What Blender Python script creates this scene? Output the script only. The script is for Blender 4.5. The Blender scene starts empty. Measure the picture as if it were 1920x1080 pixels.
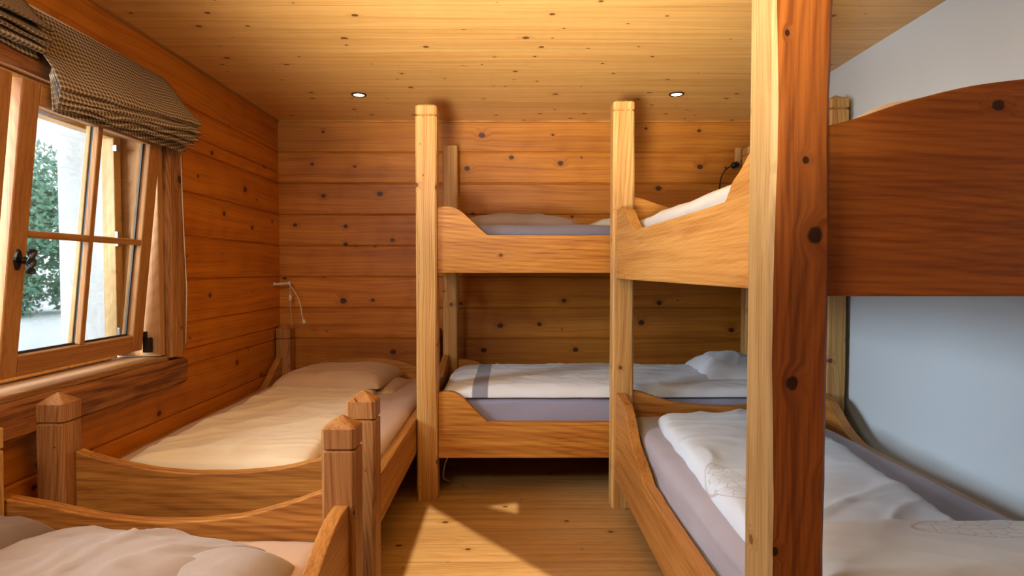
import bpy, bmesh, math, random
from mathutils import Vector, noise, Matrix
random.seed(4)
S = bpy.context.scene
COL = S.collection
EYE = 1.246
# ------------------------------------------------------------------ node helpers
class NT:
    def __init__(s, name):
        s.m = bpy.data.materials.new(name); s.m.use_nodes = True
        s.t = s.m.node_tree; s.t.nodes.clear()
        s.out = s.n('ShaderNodeOutputMaterial'); s.b = s.n('ShaderNodeBsdfPrincipled')
        s.l(s.b.outputs[0], s.out.inputs[0])
    def n(s, k, **kw):
        x = s.t.nodes.new(k)
        for a, b in kw.items(): setattr(x, a, b)
        return x
    def l(s, a, b): s.t.links.new(a, b)
    def put(s, sock, v):
        if isinstance(v, bpy.types.NodeSocket): s.l(v, sock)
        else: sock.default_value = v
    def M(s, op, a, b=0.0, c=0.0, clamp=False):
        x = s.n('ShaderNodeMath', operation=op, use_clamp=clamp)
        s.put(x.inputs[0], a); s.put(x.inputs[1], b); s.put(x.inputs[2], c)
        return x.outputs[0]
    def comb(s, a, b, c=0.0):
        x = s.n('ShaderNodeCombineXYZ')
        for i, v in enumerate((a, b, c)): s.put(x.inputs[i], v)
        return x.outputs[0]
    def noise(s, vec, scale=1.0, detail=2.0, rough=0.5):
        x = s.n('ShaderNodeTexNoise'); s.l(vec, x.inputs['Vector'])
        x.inputs['Scale'].default_value = scale; x.inputs['Detail'].default_value = detail
        x.inputs['Roughness'].default_value = rough
        return x.outputs[0]
    def smooth(s, v, a, b, lo=0.0, hi=1.0):
        x = s.n('ShaderNodeMapRange', interpolation_type='SMOOTHSTEP')
        s.put(x.inputs[0], v)
        for i, q in enumerate((a, b, lo, hi)): s.put(x.inputs[i+1], q)
        return x.outputs[0]
    def mix(s, f, a, b, mode='MIX'):
        x = s.n('ShaderNodeMix', data_type='RGBA', blend_type=mode)
        s.put(x.inputs[0], f); s.put(x.inputs[6], a); s.put(x.inputs[7], b)
        return x.outputs[2]
    def bump(s, h, strength=0.3, dist=0.002):
        x = s.n('ShaderNodeBump'); x.inputs['Strength'].default_value = strength
        x.inputs['Distance'].default_value = dist
        s.l(h, x.inputs['Height']); s.l(x.outputs[0], s.b.inputs['Normal'])

def lin(c):
    f = lambda v: (v/255)/12.92 if v/255 <= .04045 else ((v/255+.055)/1.055)**2.4
    return (f(c[0]), f(c[1]), f(c[2]), 1)

def wood(name, axis='X', base=(215,150,80), dark=(170,95,35), knot=(80,35,12), pitch=None, off=0.0, across=None,
         knots=.45, ksize=1.0, ring=.5, rf=55.0, tint=.12, gap=False, rough=.45, ku=2.2, kv=5.0, rnd=True, bump=.25, blot=.25, taper=.10, cracks=()):
    t = NT(name)
    tc = t.n('ShaderNodeTexCoord'); sp = t.n('ShaderNodeSeparateXYZ'); t.l(tc.outputs['Object'], sp.inputs[0])
    o = {'X': sp.outputs[0], 'Y': sp.outputs[1], 'Z': sp.outputs[2]}
    others = [a for a in 'XYZ' if a != axis]
    if across: others = [across] + [a for a in others if a != across]
    u, v, w = o[axis], o[others[0]], o[others[1]]
    if rnd:
        oi = t.n('ShaderNodeObjectInfo'); r = oi.outputs['Random']
        u = t.M('ADD', u, t.M('MULTIPLY', r, 31.7))
    else: r = 0.0
    if pitch:
        q = t.M('DIVIDE', t.M('SUBTRACT', v, off), pitch); idn = t.M('FLOOR', q)
        fr = t.M('FRACT', q); vm = t.M('MULTIPLY', t.M('SUBTRACT', fr, .5), pitch)
        wn = t.n('ShaderNodeTexWhiteNoise', noise_dimensions='1D'); t.l(idn, wn.inputs['W'])
        rid = wn.outputs['Value']; sc = t.n('ShaderNodeSeparateColor'); t.l(wn.outputs['Color'], sc.inputs[0]); rid2 = sc.outputs[1]
        u = t.M('ADD', u, t.M('MULTIPLY', rid, 23.3))
    else:
        vm = v; rid = r; rid2 = t.M('FRACT', t.M('MULTIPLY', r, 7.31)) if rnd else .5; idn = t.M('MULTIPLY', r, 9.0)
    # knots
    s2 = t.M('ADD', v, w)
    vo = t.n('ShaderNodeTexVoronoi', voronoi_dimensions='2D', feature='F1'); vo.inputs['Scale'].default_value = 1.0
    vo.inputs['Randomness'].default_value = .9
    kc = t.comb(t.M('MULTIPLY', u, ku), t.M('MULTIPLY', s2, kv)); t.l(kc, vo.inputs['Vector'])
    sv = t.n('ShaderNodeVectorMath', operation='SUBTRACT'); t.l(kc, sv.inputs[0]); t.l(vo.outputs['Position'], sv.inputs[1])
    sx = t.n('ShaderNodeSeparateXYZ'); t.l(sv.outputs[0], sx.inputs[0])
    du = t.M('DIVIDE', sx.outputs[0], ku); dv = t.M('DIVIDE', sx.outputs[1], kv)
    wob = t.noise(t.comb(t.M('MULTIPLY', u, 40), t.M('MULTIPLY', s2, 40)), 1, 1)
    d = t.M('SQRT', t.M('ADD', t.M('MULTIPLY', du, t.M('MULTIPLY', du, .7)), t.M('MULTIPLY', dv, dv)))
    d = t.M('ADD', d, t.M('MULTIPLY', t.M('SUBTRACT', wob, .5), .006))
    cs = t.n('ShaderNodeSeparateColor'); t.l(vo.outputs['Color'], cs.inputs[0])
    ex = t.M('LESS_THAN', cs.outputs[1], knots)
    kr = t.M('MULTIPLY', ex, t.M('ADD', .003*ksize, t.M('MULTIPLY', t.M('POWER', cs.outputs[0], 1.3), .014*ksize)))
    rat = t.M('DIVIDE', d, t.M('ADD', kr, 1e-4))
    kmask = t.M('MULTIPLY', t.smooth(rat, .75, 1.15, 1, 0), ex)
    halo = t.M('MULTIPLY', t.smooth(rat, 1.0, 3.4, 1, 0), ex)
    # grain
    n1 = t.noise(t.comb(t.M('MULTIPLY', u, .9), t.M('MULTIPLY', vm, 3), t.M('ADD', idn, t.M('MULTIPLY', w, 3))), 1, 1)
    push = t.M('MULTIPLY', halo, t.M('MULTIPLY', kr, 1.6))
    cv = t.M('ADD', vm, t.M('ADD', t.M('MULTIPLY', t.M('SUBTRACT', n1, .5), .10), push))
    n2 = t.noise(t.comb(t.M('MULTIPLY', u, .55), t.M('ADD', idn, 3.3), 1.7), 1, 1)
    a = t.M('ADD', cv, t.M('MULTIPLY', t.M('SUBTRACT', rid2, .5), .12))
    b = t.M('ADD', w, t.M('ADD', .02, t.M('MULTIPLY', n2, .16)))
    rr = t.M('SQRT', t.M('ADD', t.M('MULTIPLY', a, a), t.M('MULTIPLY', b, b)))
    n3 = t.noise(t.comb(t.M('MULTIPLY', u, 3.0), t.M('MULTIPLY', cv, 16), t.M('ADD', idn, t.M('MULTIPLY', w, 16))), 1, 2)
    rr = t.M('ADD', rr, t.M('ADD', t.M('MULTIPLY', u, taper), t.M('MULTIPLY', n3, .014)))
    ph = t.M('MULTIPLY', rr, rf*6.283)
    rg = t.M('POWER', t.M('ADD', .5, t.M('MULTIPLY', t.M('SINE', ph), .5)), 2.2)
    rg = t.M('MULTIPLY', rg, t.smooth(t.noise(t.comb(t.M('MULTIPLY', u, .8), t.M('MULTIPLY', vm, 9), t.M('ADD', idn, 5.5)), 1, 1), .3, .65, .25, 1.0))
    st = t.noise(t.comb(t.M('MULTIPLY', u, 1.6), t.M('MULTIPLY', cv, 130), t.M('MULTIPLY', w, 130)), 1, 3, .6)
    st2 = t.noise(t.comb(t.M('MULTIPLY', u, .7), t.M('MULTIPLY', cv, 22), t.M('ADD', idn, t.M('MULTIPLY', w, 22))), 1, 2, .6)
    g = t.M('ADD', t.M('MULTIPLY', rg, ring), t.M('ADD', t.smooth(st, .38, .68, 0, .5), t.smooth(st2, .38, .66, 0, .42)), clamp=True)
    col = t.mix(g, lin(base), lin(dark))
    bl = t.noise(t.comb(t.M('MULTIPLY', u, 1.3), t.M('MULTIPLY', v, 5), t.M('MULTIPLY', w, 5)), 1, 2)
    br = t.M('ADD', t.M('MULTIPLY', t.M('SUBTRACT', rid, .5), tint*2), t.M('ADD', 1.0, t.M('MULTIPLY', t.M('SUBTRACT', bl, .5), blot)))
    hs = t.n('ShaderNodeHueSaturation'); hs.inputs['Saturation'].default_value = 1.0
    t.put(hs.inputs['Value'], br); t.l(col, hs.inputs['Color']); col = hs.outputs[0]
    col = t.mix(t.M('MULTIPLY', halo, .38), col, lin(dark))
    col = t.mix(t.M('MULTIPLY', kmask, .88), col, lin(knot))
    for (c0, ua, ub, cw) in cracks:
        uu = o[axis]; cn = t.noise(t.comb(t.M('MULTIPLY', uu, 9), c0), 1, 4, .7)
        ln = t.M('ABSOLUTE', t.M('SUBTRACT', v, t.M('ADD', c0, t.M('MULTIPLY', t.M('SUBTRACT', cn, .5), .018))))
        cm = t.M('MULTIPLY', t.smooth(ln, cw*.5, cw, 1, 0), t.M('MULTIPLY', t.M('GREATER_THAN', uu, ua), t.M('LESS_THAN', uu, ub)))
        col = t.mix(t.M('MULTIPLY', cm, .85), col, lin((45,20,8)))
    hgt = t.M('SUBTRACT', t.M('MULTIPLY', g, .6), t.M('MULTIPLY', kmask, 1.2))
    if gap:
        e = t.smooth(t.M('ABSOLUTE', t.M('SUBTRACT', fr, .5)), .5-gap/pitch, .5-gap/pitch*.35)
        col = t.mix(t.M('MULTIPLY', e, .55), col, lin(tuple(c*.45 for c in dark)))
        hgt = t.M('SUBTRACT', hgt, t.M('MULTIPLY', e, 4))
    t.l(col, t.b.inputs['Base Color'])
    t.b.inputs['Roughness'].default_value = rough; t.b.inputs['Specular IOR Level'].default_value = .35
    t.bump(hgt, bump, .0015)
    return t.m

def plain(name, c, rough=.6, metal=0.0, emit=None, es=1.0):
    t = NT(name); t.b.inputs['Roughness'].default_value = rough; t.b.inputs['Metallic'].default_value = metal
    tc = t.n('ShaderNodeTexCoord'); nz = t.noise(tc.outputs['Object'], 35, 3)
    t.l(t.mix(t.M('MULTIPLY', nz, .25), lin(c), lin(tuple(x*.8 for x in c))), t.b.inputs['Base Color'])
    if emit:
        t.b.inputs['Emission Color'].default_value = lin(emit); t.b.inputs['Emission Strength'].default_value = es
    return t.m

def fabric(name, c, c2=None, band=None, lace=None, rough=.9):
    """woven cloth; band = (x0, x1, colour) stripe in object X; lace = list of (cx, cy, rx, ry) printed wing outlines"""
    t = NT(name); tc = t.n('ShaderNodeTexCoord'); sp = t.n('ShaderNodeSeparateXYZ'); t.l(tc.outputs['Object'], sp.inputs[0])
    n = t.noise(tc.outputs['Object'], 6, 3)
    col = t.mix(n, lin(c), lin(c2 or tuple(x*.93 for x in c)))
    if band:
        m = t.M('MULTIPLY', t.smooth(sp.outputs[0], band[0], band[0]+.008), t.smooth(sp.outputs[0], band[1]-.008, band[1], 1, 0))
        col = t.mix(m, col, lin(band[2]))
    for (cx, cy, rx, ry) in (lace or []):
        vo = t.n('ShaderNodeTexVoronoi', feature='DISTANCE_TO_EDGE', voronoi_dimensions='2D'); vo.inputs['Scale'].default_value = 26
        mp = t.comb(sp.outputs[0], t.M('MULTIPLY', sp.outputs[1], 1.5)); t.l(mp, vo.inputs['Vector'])
        a = t.M('DIVIDE', t.M('SUBTRACT', sp.outputs[0], cx), rx); b = t.M('DIVIDE', t.M('SUBTRACT', sp.outputs[1], cy), ry)
        r = t.M('SQRT', t.M('ADD', t.M('MULTIPLY', a, a), t.M('MULTIPLY', b, b)))
        inside = t.M('LESS_THAN', r, 1.0)
        ln = t.M('MULTIPLY', t.smooth(vo.outputs[0], .02, .06, 1, 0), inside)
        rim = t.M('MULTIPLY', t.smooth(t.M('ABSOLUTE', t.M('SUBTRACT', r, 1.0)), .01, .03, 1, 0), 1.0)
        col = t.mix(t.M('MULTIPLY', t.M('MAXIMUM', ln, rim), .45), col, lin((150,125,105)))
    t.l(col, t.b.inputs['Base Color']); t.b.inputs['Roughness'].default_value = rough
    t.b.inputs['Specular IOR Level'].default_value = .15
    t.b.inputs['Sheen Weight'].default_value = .15
    wv = t.noise(tc.outputs['Object'], 450, 1); cr = t.noise(tc.outputs['Object'], 28, 3)
    t.bump(t.M('ADD', t.M('MULTIPLY', wv, .12), cr), .3, .004)
    return t.m

def gingham(name, c, c2, p=.0185):
    t = NT(name); uv = t.n('ShaderNodeUVMap'); sp = t.n('ShaderNodeSeparateXYZ'); t.l(uv.outputs[0], sp.inputs[0])
    f = []
    for i in (0, 1):
        q = t.M('FRACT', t.M('DIVIDE', sp.outputs[i], p)); f.append(t.smooth(t.M('ABSOLUTE', t.M('SUBTRACT', q, .5)), .30, .36))
    s = t.M('MULTIPLY', t.M('ADD', f[0], f[1]), .5)
    wv = t.M('MULTIPLY', t.noise(uv.outputs[0], 300, 2), .2)
    col = t.mix(t.M('ADD', s, t.M('SUBTRACT', wv, .1), clamp=True), lin(c), lin(c2))
    t.l(col, t.b.inputs['Base Color']); t.b.inputs['Roughness'].default_value = .9
    t.b.inputs['Specular IOR Level'].default_value = .1
    t.bump(t.noise(uv.outputs[0], 400, 1), .3, .002)
    return t.m

def plaster(name, c, scale=40, b=.3, d=.006):
    t = NT(name); tc = t.n('ShaderNodeTexCoord')
    n = t.noise(tc.outputs['Object'], scale, 4); n2 = t.noise(tc.outputs['Object'], 2, 2)
    t.l(t.mix(n2, lin(c), lin(tuple(x*.95 for x in c))), t.b.inputs['Base Color'])
    t.b.inputs['Roughness'].default_value = .9; t.bump(n, b, d)
    return t.m

# ------------------------------------------------------------------ materials
ZB, PB = 2.35, .2295
W_back = wood('wall_pine_back', 'X', (204,132,44), (164,94,24), (48,20,6), pitch=PB, off=ZB-12*PB, across='Z', knots=.62, ksize=1.35, ku=2.9, kv=4.9, rf=60, ring=0.25, tint=.19, rnd=False, taper=0.05)
W_left = wood('wall_pine_left', 'Y', (212,130,38), (172,92,20), (70,28,8), pitch=PB, off=ZB-12*PB, across='Z', knots=.6, ksize=1.2, ku=2.6, kv=4.8, rf=60, ring=0.25, tint=.07, rnd=False, taper=0.05)
W_ceil = wood('ceiling_spruce', 'X', (240,192,116), (214,158,84), (92,54,30), pitch=.118, across='Y', knots=.5, ksize=1.0, ku=3.4, kv=8.0, rf=80, ring=0.08, tint=.035, gap=.0015, rnd=False, rough=.36, bump=.15, blot=.15)
W_floor = wood('floor_spruce', 'X', (200,160,104), (166,122,68), (86,50,26), pitch=.165, across='Y', knots=.6, ksize=.95, ku=3.0, kv=7.0, rf=80, ring=.25, tint=.05, gap=.002, rnd=False, rough=.38, blot=.15)
W_postZ = wood('post_larch', 'Z', (216,172,104), (174,118,58), (96,50,22), knots=.6, ksize=.75, ku=6, kv=9, rf=85, ring=.4, tint=.05, taper=.03)
W_postD = wood('post_larch_weathered', 'Z', (186,132,78), (138,86,42), (70,34,16), knots=.4, ksize=.6, ku=5, kv=9, rf=120, ring=.6, tint=.05, taper=.02)
W_bigF = wood('post_front_shaded', 'Z', (166,94,36), (122,62,22), (28,12,5), knots=.85, ksize=1.05, ku=3.6, kv=8, rf=70, ring=.5, tint=.02, rnd=False, bump=.4, taper=.05)  # big post front: shade painted into the wood colour
W_bigL = wood('post_left_lit', 'Z', (190,160,108), (156,118,68), (110,70,36), knots=.6, ksize=.8, ku=4, kv=9, rf=100, ring=0.4, tint=.02, rnd=False, bump=.4, taper=.02)  # same post, left side painted paler for the window light on it
W_railX = wood('rail_pine_x', 'X', (204,142,60), (156,92,30), (90,42,16), knots=.12, ksize=.7, rf=42, ring=0.38, tint=.05, taper=0.09)
W_railY = wood('rail_pine_y', 'Y', (196,138,70), (152,94,40), (96,50,22), knots=.14, ksize=.8, rf=80, ring=.3, tint=.04, bump=.6)
W_railU = wood('rail_pine_cracked', 'Y', (206,154,84), (170,114,54), (96,50,22), knots=.1, ksize=.7, rf=80, ring=.2, tint=.0, bump=.5, rnd=False, cracks=((1.262,-.9,-.62,.0022),(1.262,-.5,-.15,.0018)))
W_boardX = wood('end_board_pine', 'X', (200,138,64), (148,90,36), (84,40,16), knots=.14, ksize=.7, rf=60, ring=0.5, tint=.04, taper=0.08, blot=0.12)
W_headR = wood('headboard_dark_larch', 'X', (180,102,32), (138,70,17), (36,14,5), knots=.3, ksize=1.0, rf=60, ring=0.42, tint=.0, rnd=False, ku=3.2, kv=5, taper=0.04, cracks=((1.545,-9,9,.0022),), blot=0.1)
W_sash = wood('sash_larch', 'Z', (182,128,68), (148,90,40), (90,40,16), knots=.05, rf=130, ring=.3, tint=.02, rough=0.6)
W_sashY = wood('sash_larch_rail', 'Y', (182,128,68), (148,90,40), (90,40,16), knots=.05, rf=130, ring=.3, tint=.02, rough=0.6)
W_pale = wood('frame_pale_pine', 'Z', (238,202,142), (214,164,98), (140,90,50), knots=.1, rf=110, ring=.3, tint=.02)
W_beamY = wood('rough_beam_y', 'Y', (164,104,52), (100,54,24), (40,18,8), knots=.4, ksize=1.2, rf=50, ring=0.55, tint=.04, bump=1.0, rough=.7, taper=0.05)
W_beamZ = wood('rough_beam_z', 'Z', (180,124,68), (120,72,34), (50,24,10), knots=.3, ksize=1.2, rf=80, ring=.5, tint=.04, bump=1.0, rough=.7)
W_jamb = wood('jamb_pine', 'Z', (196,146,90), (160,106,56), (110,66,30), knots=.2, rf=100, ring=.3, rough=.6)
W_plankY = wood('sill_plank', 'Y', (168,122,68), (132,86,42), (80,36,12), knots=.1, rf=80, ring=.3, rough=0.65)
M_white = plaster('white_plaster', (222,238,250), 90, .12, .002)
M_out = plaster('outside_render', (214,216,214), 30, .8, .012)
M_ground = plaster('outside_gravel', (246,246,246), 60, .6, .01)
M_iron = plain('black_iron', (58,56,56), .35, .85)
M_black = plain('black_plastic', (18,18,20), .4)
M_wht = plain('white_plastic', (225,215,200), .4)
M_rim = plain('spot_rim_metal', (70,60,50), .3, .7)
M_bulb = plain('spot_bulb', (255,245,225), .3, emit=(255,228,190), es=9)
M_seal = plain('window_seal', (60,58,54), .5)
M_steel = plain('spacer_steel', (150,150,150), .35, .8)
M_trunk = wood('bark', 'Z', (90,70,50), (50,38,26))
F_grey = fabric('sheet_mauve', (176,172,184), (162,158,170))
F_mauve2 = fabric('sheet_slate', (122,118,132), (112,108,122))
F_beige = fabric('sheet_rose_beige', (208,176,148), (196,162,136))
F_cream = fabric('duvet_cream', (242,226,194), (236,216,182))
F_pilb = fabric('pillow_rose_beige', (208,178,146), (196,164,134))
F_pilg = fabric('pillow_taupe', (182,170,162), (168,154,146))
F_brown = fabric('duvet_taupe', (150,132,124), (130,112,106))
F_upw = fabric('sheet_offwhite', (208,210,206))
F_pink = fabric('pillow_pale_pink', (236,222,208))
F_white = fabric('duvet_white', (222,228,236), (212,218,228), band=(-.83,-.735,(140,142,158)))
F_whiteR = fabric('duvet_white_wing', (218,230,244), (208,220,236), lace=[(-.315,-.33,.06,.17)])
F_whiteP = fabric('pillow_white', (220,228,238))
F_pilR = fabric('pillow_white_wing', (224,230,236), lace=[(.20,.085,.29,.062)])
M_ging = gingham('gingham_brown', (104,80,54), (206,190,164))
M_lin = gingham('gingham_lining_blue', (78,100,118), (150,170,182), .006)
def glass_mat():
    t = NT('window_glass'); t.t.nodes.remove(t.b)
    tr = t.n('ShaderNodeBsdfTransparent'); tr.inputs[0].default_value = (.97,.985,.98,1)
    gl = t.n('ShaderNodeBsdfGlossy'); gl.inputs['Roughness'].default_value = .02
    fr = t.n('ShaderNodeFresnel'); fr.inputs[0].default_value = 1.45
    tc = t.n('ShaderNodeTexCoord'); nz = t.noise(tc.outputs['Object'], 3, 1)
    mx = t.n('ShaderNodeMixShader'); t.l(t.M('MULTIPLY', fr.outputs[0], t.M('ADD', .7, t.M('MULTIPLY', nz, .2))), mx.inputs[0])
    t.l(tr.outputs[0], mx.inputs[1]); t.l(gl.outputs[0], mx.inputs[2]); t.l(mx.outputs[0], t.out.inputs[0])
    return t.m
M_glass = glass_mat()
def leaf_mat():
    t = NT('leaves'); tc = t.n('ShaderNodeTexCoord'); n = t.noise(tc.outputs['Object'], 9, 3)
    t.l(t.mix(n, lin((50,110,80)), lin((160,210,180))), t.b.inputs['Base Color']); t.b.inputs['Roughness'].default_value = .7
    return t.m
M_leaf = leaf_mat()

# ------------------------------------------------------------------ object helpers
def empty(name, loc, label=None, cat=None, group=None, kind=None):
    o = bpy.data.objects.new(name, None); COL.objects.link(o); o.location = loc; o.empty_display_size = .1
    return tag(o, label, cat, group, kind)
def tag(o, label=None, cat=None, group=None, kind=None):
    if label: o['label'] = label
    if cat: o['category'] = cat
    if group: o['group'] = group
    if kind: o['kind'] = kind
    return o
def rootloc(o):
    v = Vector((0,0,0))
    while o: v += o.location; o = o.parent
    return v
def build(name, bm, mats, parent=None, smooth=False, bevel=0, seg=2, subd=0, recenter=True):
    """link a bmesh given in world coordinates as one mesh object; children keep local coordinates about the root"""
    bmesh.ops.recalc_face_normals(bm, faces=bm.faces)
    me = bpy.data.meshes.new(name)
    if parent: c = rootloc(parent)
    elif recenter:
        xs = [v.co.x for v in bm.verts]; ys = [v.co.y for v in bm.verts]; zs = [v.co.z for v in bm.verts]
        c = Vector(((min(xs)+max(xs))/2, (min(ys)+max(ys))/2, min(zs)))
    else: c = Vector((0,0,0))
    bmesh.ops.translate(bm, verts=bm.verts, vec=-c)
    bm.to_mesh(me); bm.free()
    for m in (mats if isinstance(mats, (list, tuple)) else [mats]): me.materials.append(m)
    if smooth:
        for p in me.polygons: p.use_smooth = True
    o = bpy.data.objects.new(name, me); COL.objects.link(o)
    if parent: o.parent = parent
    else: o.location = c
    if bevel:
        b = o.modifiers.new('bevel', 'BEVEL'); b.width = bevel; b.segments = seg; b.limit_method = 'ANGLE'; b.angle_limit = math.radians(35)
        b.harden_normals = False
    if subd:
        b = o.modifiers.new('sub', 'SUBSURF'); b.levels = subd; b.render_levels = subd
    return o
def box(bm, x0, x1, y0, y1, z0, z1, mi=0):
    vs = [bm.verts.new((x, y, z)) for x in (x0, x1) for y in (y0, y1) for z in (z0, z1)]
    for q in ((0,1,3,2),(4,6,7,5),(0,4,5,1),(2,3,7,6),(0,2,6,4),(1,5,7,3)):
        f = bm.faces.new([vs[i] for i in q]); f.material_index = mi
def boxes(*bs):
    bm = bmesh.new()
    for b in bs: box(bm, *b)
    return bm
def tube(pts, r, n=10, closed=True):
    bm = bmesh.new(); rings = []
    for i, p in enumerate(pts):
        p = Vector(p); a = Vector(pts[max(i-1, 0)]); b = Vector(pts[min(i+1, len(pts)-1)])
        t = (b-a).normalized(); s = t.cross(Vector((0,0,1)))
        if s.length < .1: s = t.cross(Vector((1,0,0)))
        s.normalize(); q = t.cross(s); rr = r[i] if isinstance(r, (list, tuple)) else r
        rings.append([bm.verts.new(p + s*rr*math.cos(2*math.pi*k/n) + q*rr*math.sin(2*math.pi*k/n)) for k in range(n)])
    for A, B in zip(rings, rings[1:]):
        for k in range(n): bm.faces.new((A[k], A[(k+1)%n], B[(k+1)%n], B[k]))
    bm.faces.new(rings[0]); bm.faces.new(rings[-1])
    return bm
def interp(pts, s):
    """smooth (cosine-free Catmull) interpolation of (s, value) pairs"""
    if s <= pts[0][0]: return pts[0][1]
    if s >= pts[-1][0]: return pts[-1][1]
    for i in range(len(pts)-1):
        if pts[i][0] <= s <= pts[i+1][0]:
            p0 = pts[max(i-1,0)]; p1 = pts[i]; p2 = pts[i+1]; p3 = pts[min(i+2,len(pts)-1)]
            t = (s-p1[0])/(p2[0]-p1[0])
            m1 = (p2[1]-p0[1])/max(p2[0]-p0[0],1e-6)*(p2[0]-p1[0]); m2 = (p3[1]-p1[1])/max(p3[0]-p1[0],1e-6)*(p2[0]-p1[0])
            return (2*t**3-3*t*t+1)*p1[1]+(t**3-2*t*t+t)*m1+(-2*t**3+3*t*t)*p2[1]+(t**3-t*t)*m2
def board(axis, s0, s1, t0, t1, z0, top, n=60, wob=.0015, seed=0):
    """plank on edge running along X or Y with a shaped top edge; top = list of (s, z) or a number"""
    bm = bmesh.new(); cols = []
    if not isinstance(top, (list, tuple)): top = [(s0, top), (s1, top)]
    bps = sorted(set([s0 + (s1-s0)*i/n for i in range(n+1)] + [p[0] for p in top if s0 < p[0] < s1]))
    for s in bps:
        zt = interp(top, s) + noise.noise(Vector((s*9, seed, 1)))*wob
        row = []
        for (t, z) in ((t0, z0), (t1, z0), (t1, zt), (t0, zt)):
            row.append(bm.verts.new((s, t, z) if axis == 'X' else (t, s, z)))
        cols.append(row)
    for A, B in zip(cols, cols[1:]):
        for k in range(4): bm.faces.new((A[k], A[(k+1)%4], B[(k+1)%4], B[k]))
    bm.faces.new(cols[0]); bm.faces.new(cols[-1])
    return bm
def post(x0, x1, y0, y1, z0, z1, cap=.075, tip=.035, groove=.009, seed=0, wob=.0025, n=30, tipflat=.0, big=False):
    """hewn square post with chamfered corners, V groove and a four sided cap"""
    bm = bmesh.new(); rings = []
    cx, cy, hx, hy = (x0+x1)/2, (y0+y1)/2, (x1-x0)/2, (y1-y0)/2
    zs = [(z0+(z1-tip-cap-z0)*i/n, 1, 0) for i in range(n+1)]
    prof = zs[:-1] + [(z1-tip-cap-.006, 1, 0), (z1-tip-cap, 1, -groove), (z1-tip-cap+.006, 1, 0), (z1-tip-.006, 1, 0), (z1-tip, 1, -.006)]
    if tip > 0: prof.append((z1, .05, 0))
    for (z, f, dd) in prof:
        ch = (.009 + .004*noise.noise(Vector((seed, z*3, 5))))*f; r = []
        amp = wob if z < z1-tip-cap else wob*.4
        a, b = hx*f+dd, hy*f+dd
        for k, (px, py) in enumerate([(-a+ch,-b),(a-ch,-b),(a,-b+ch),(a,b-ch),(a-ch,b),(-a+ch,b),(-a,b-ch),(-a,-b+ch)]):
            w = Vector((noise.noise(Vector((k//2*3.1+seed, z*2.2, 0))), noise.noise(Vector((k//2*3.1+seed, z*2.2, 9))), 0))*amp*f
            r.append(bm.verts.new((cx+px+w.x, cy+py+w.y, z)))
        rings.append(r)
    for A, B in zip(rings, rings[1:]):
        for k in range(8): bm.faces.new((A[k], A[(k+1)%8], B[(k+1)%8], B[k]))
    bm.faces.new(rings[0]); bm.faces.new(rings[-1])
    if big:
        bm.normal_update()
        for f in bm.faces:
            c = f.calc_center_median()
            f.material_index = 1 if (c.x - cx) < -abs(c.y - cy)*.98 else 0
    return bm
def wr(x, y, seed, ang=.5, f1=2.2, f2=9, depth=1.0):
    c, s = math.cos(ang), math.sin(ang); a, b = x*c+y*s, -x*s+y*c
    wx = noise.noise(Vector((x*3, y*3, seed+50)))*.12
    rid = lambda q: max(0, 1-abs(q)*2.6)
    v = rid(noise.noise(Vector((a*f1*.7, (b+wx)*f2*.6, seed))))**2*.7
    v += rid(noise.noise(Vector(((a+wx)*f1*1.6+4, (b*.8+a*.6)*f2*1.1, seed+31))))**2.5*.45
    v += noise.noise(Vector((a*f1*1.5, b*f2*1.2, seed+7)))*.5
    v += noise.noise(Vector((x*14, y*14, seed+3)))*.14
    return v*depth
def soft(corners, z, h, wrink=.010, seed=0, nx=70, ny=50, ang=.5, e=6, rim=.5, zfun=None, f1=2.2, f2=9, bow=0.0, edgew=.006, low=.0):
    """closed stuffed cloth: corners = 4 (x,y) going round, puffed to height h over z"""
    bm = bmesh.new(); A, B, C, D = [Vector((p[0], p[1], 0)) for p in corners]
    top, bot = [], []
    for j in range(ny+1):
        rt, rb = [], []
        for i in range(nx+1):
            u, v = i/nx, j/ny; U, V = 2*u-1, 2*v-1
            uu = .5+.5*math.copysign(abs(U)**.85, U) if U else .5
            vv = .5+.5*math.copysign(abs(V)**.85, V) if V else .5
            p = (A*(1-uu)+B*uu)*(1-vv)+(D*(1-uu)+C*uu)*vv
            ctr = (A+B+C+D)/4; pin = 1 - bow*((1-V*V)*abs(U)**4*1.0 + (1-U*U)*abs(V)**4*1.0)
            rc = 1 - .035*(abs(U)*abs(V))**8
            p = ctr + (p-ctr)*pin*rc
            ew = edgew*noise.noise(Vector((p.x*7, p.y*7, seed+20)))
            p = p + (p-ctr).normalized()*ew if (p-ctr).length > 1e-6 else p
            fall = max(0, (1-abs(U)**e)*(1-abs(V)**e))**rim
            zz = z + (zfun(p.x, p.y) if zfun else 0)
            t_ = zz + h*fall + wrink*wr(p.x, p.y, seed, ang, f1, f2)*min(1, fall*1.2)
            rt.append((p.x, p.y, t_)); rb.append((p.x, p.y, zz - low*fall))
        top.append(rt); bot.append(rb)
    vt = [[bm.verts.new(q) for q in r] for r in top]; vb = [[bm.verts.new((q[0], q[1], q[2]-.004)) for q in r] for r in bot]
    for G in (vt, vb):
        for j in range(ny):
            for i in range(nx): bm.faces.new((G[j][i], G[j][i+1], G[j+1][i+1], G[j+1][i]))
    for i in range(nx):
        bm.faces.new((vt[0][i], vt[0][i+1], vb[0][i+1], vb[0][i])); bm.faces.new((vt[ny][i], vt[ny][i+1], vb[ny][i+1], vb[ny][i]))
    for j in range(ny):
        bm.faces.new((vt[j][0], vt[j+1][0], vb[j+1][0], vb[j][0])); bm.faces.new((vt[j][nx], vt[j+1][nx], vb[j+1][nx], vb[j][nx]))
    return bm
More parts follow.
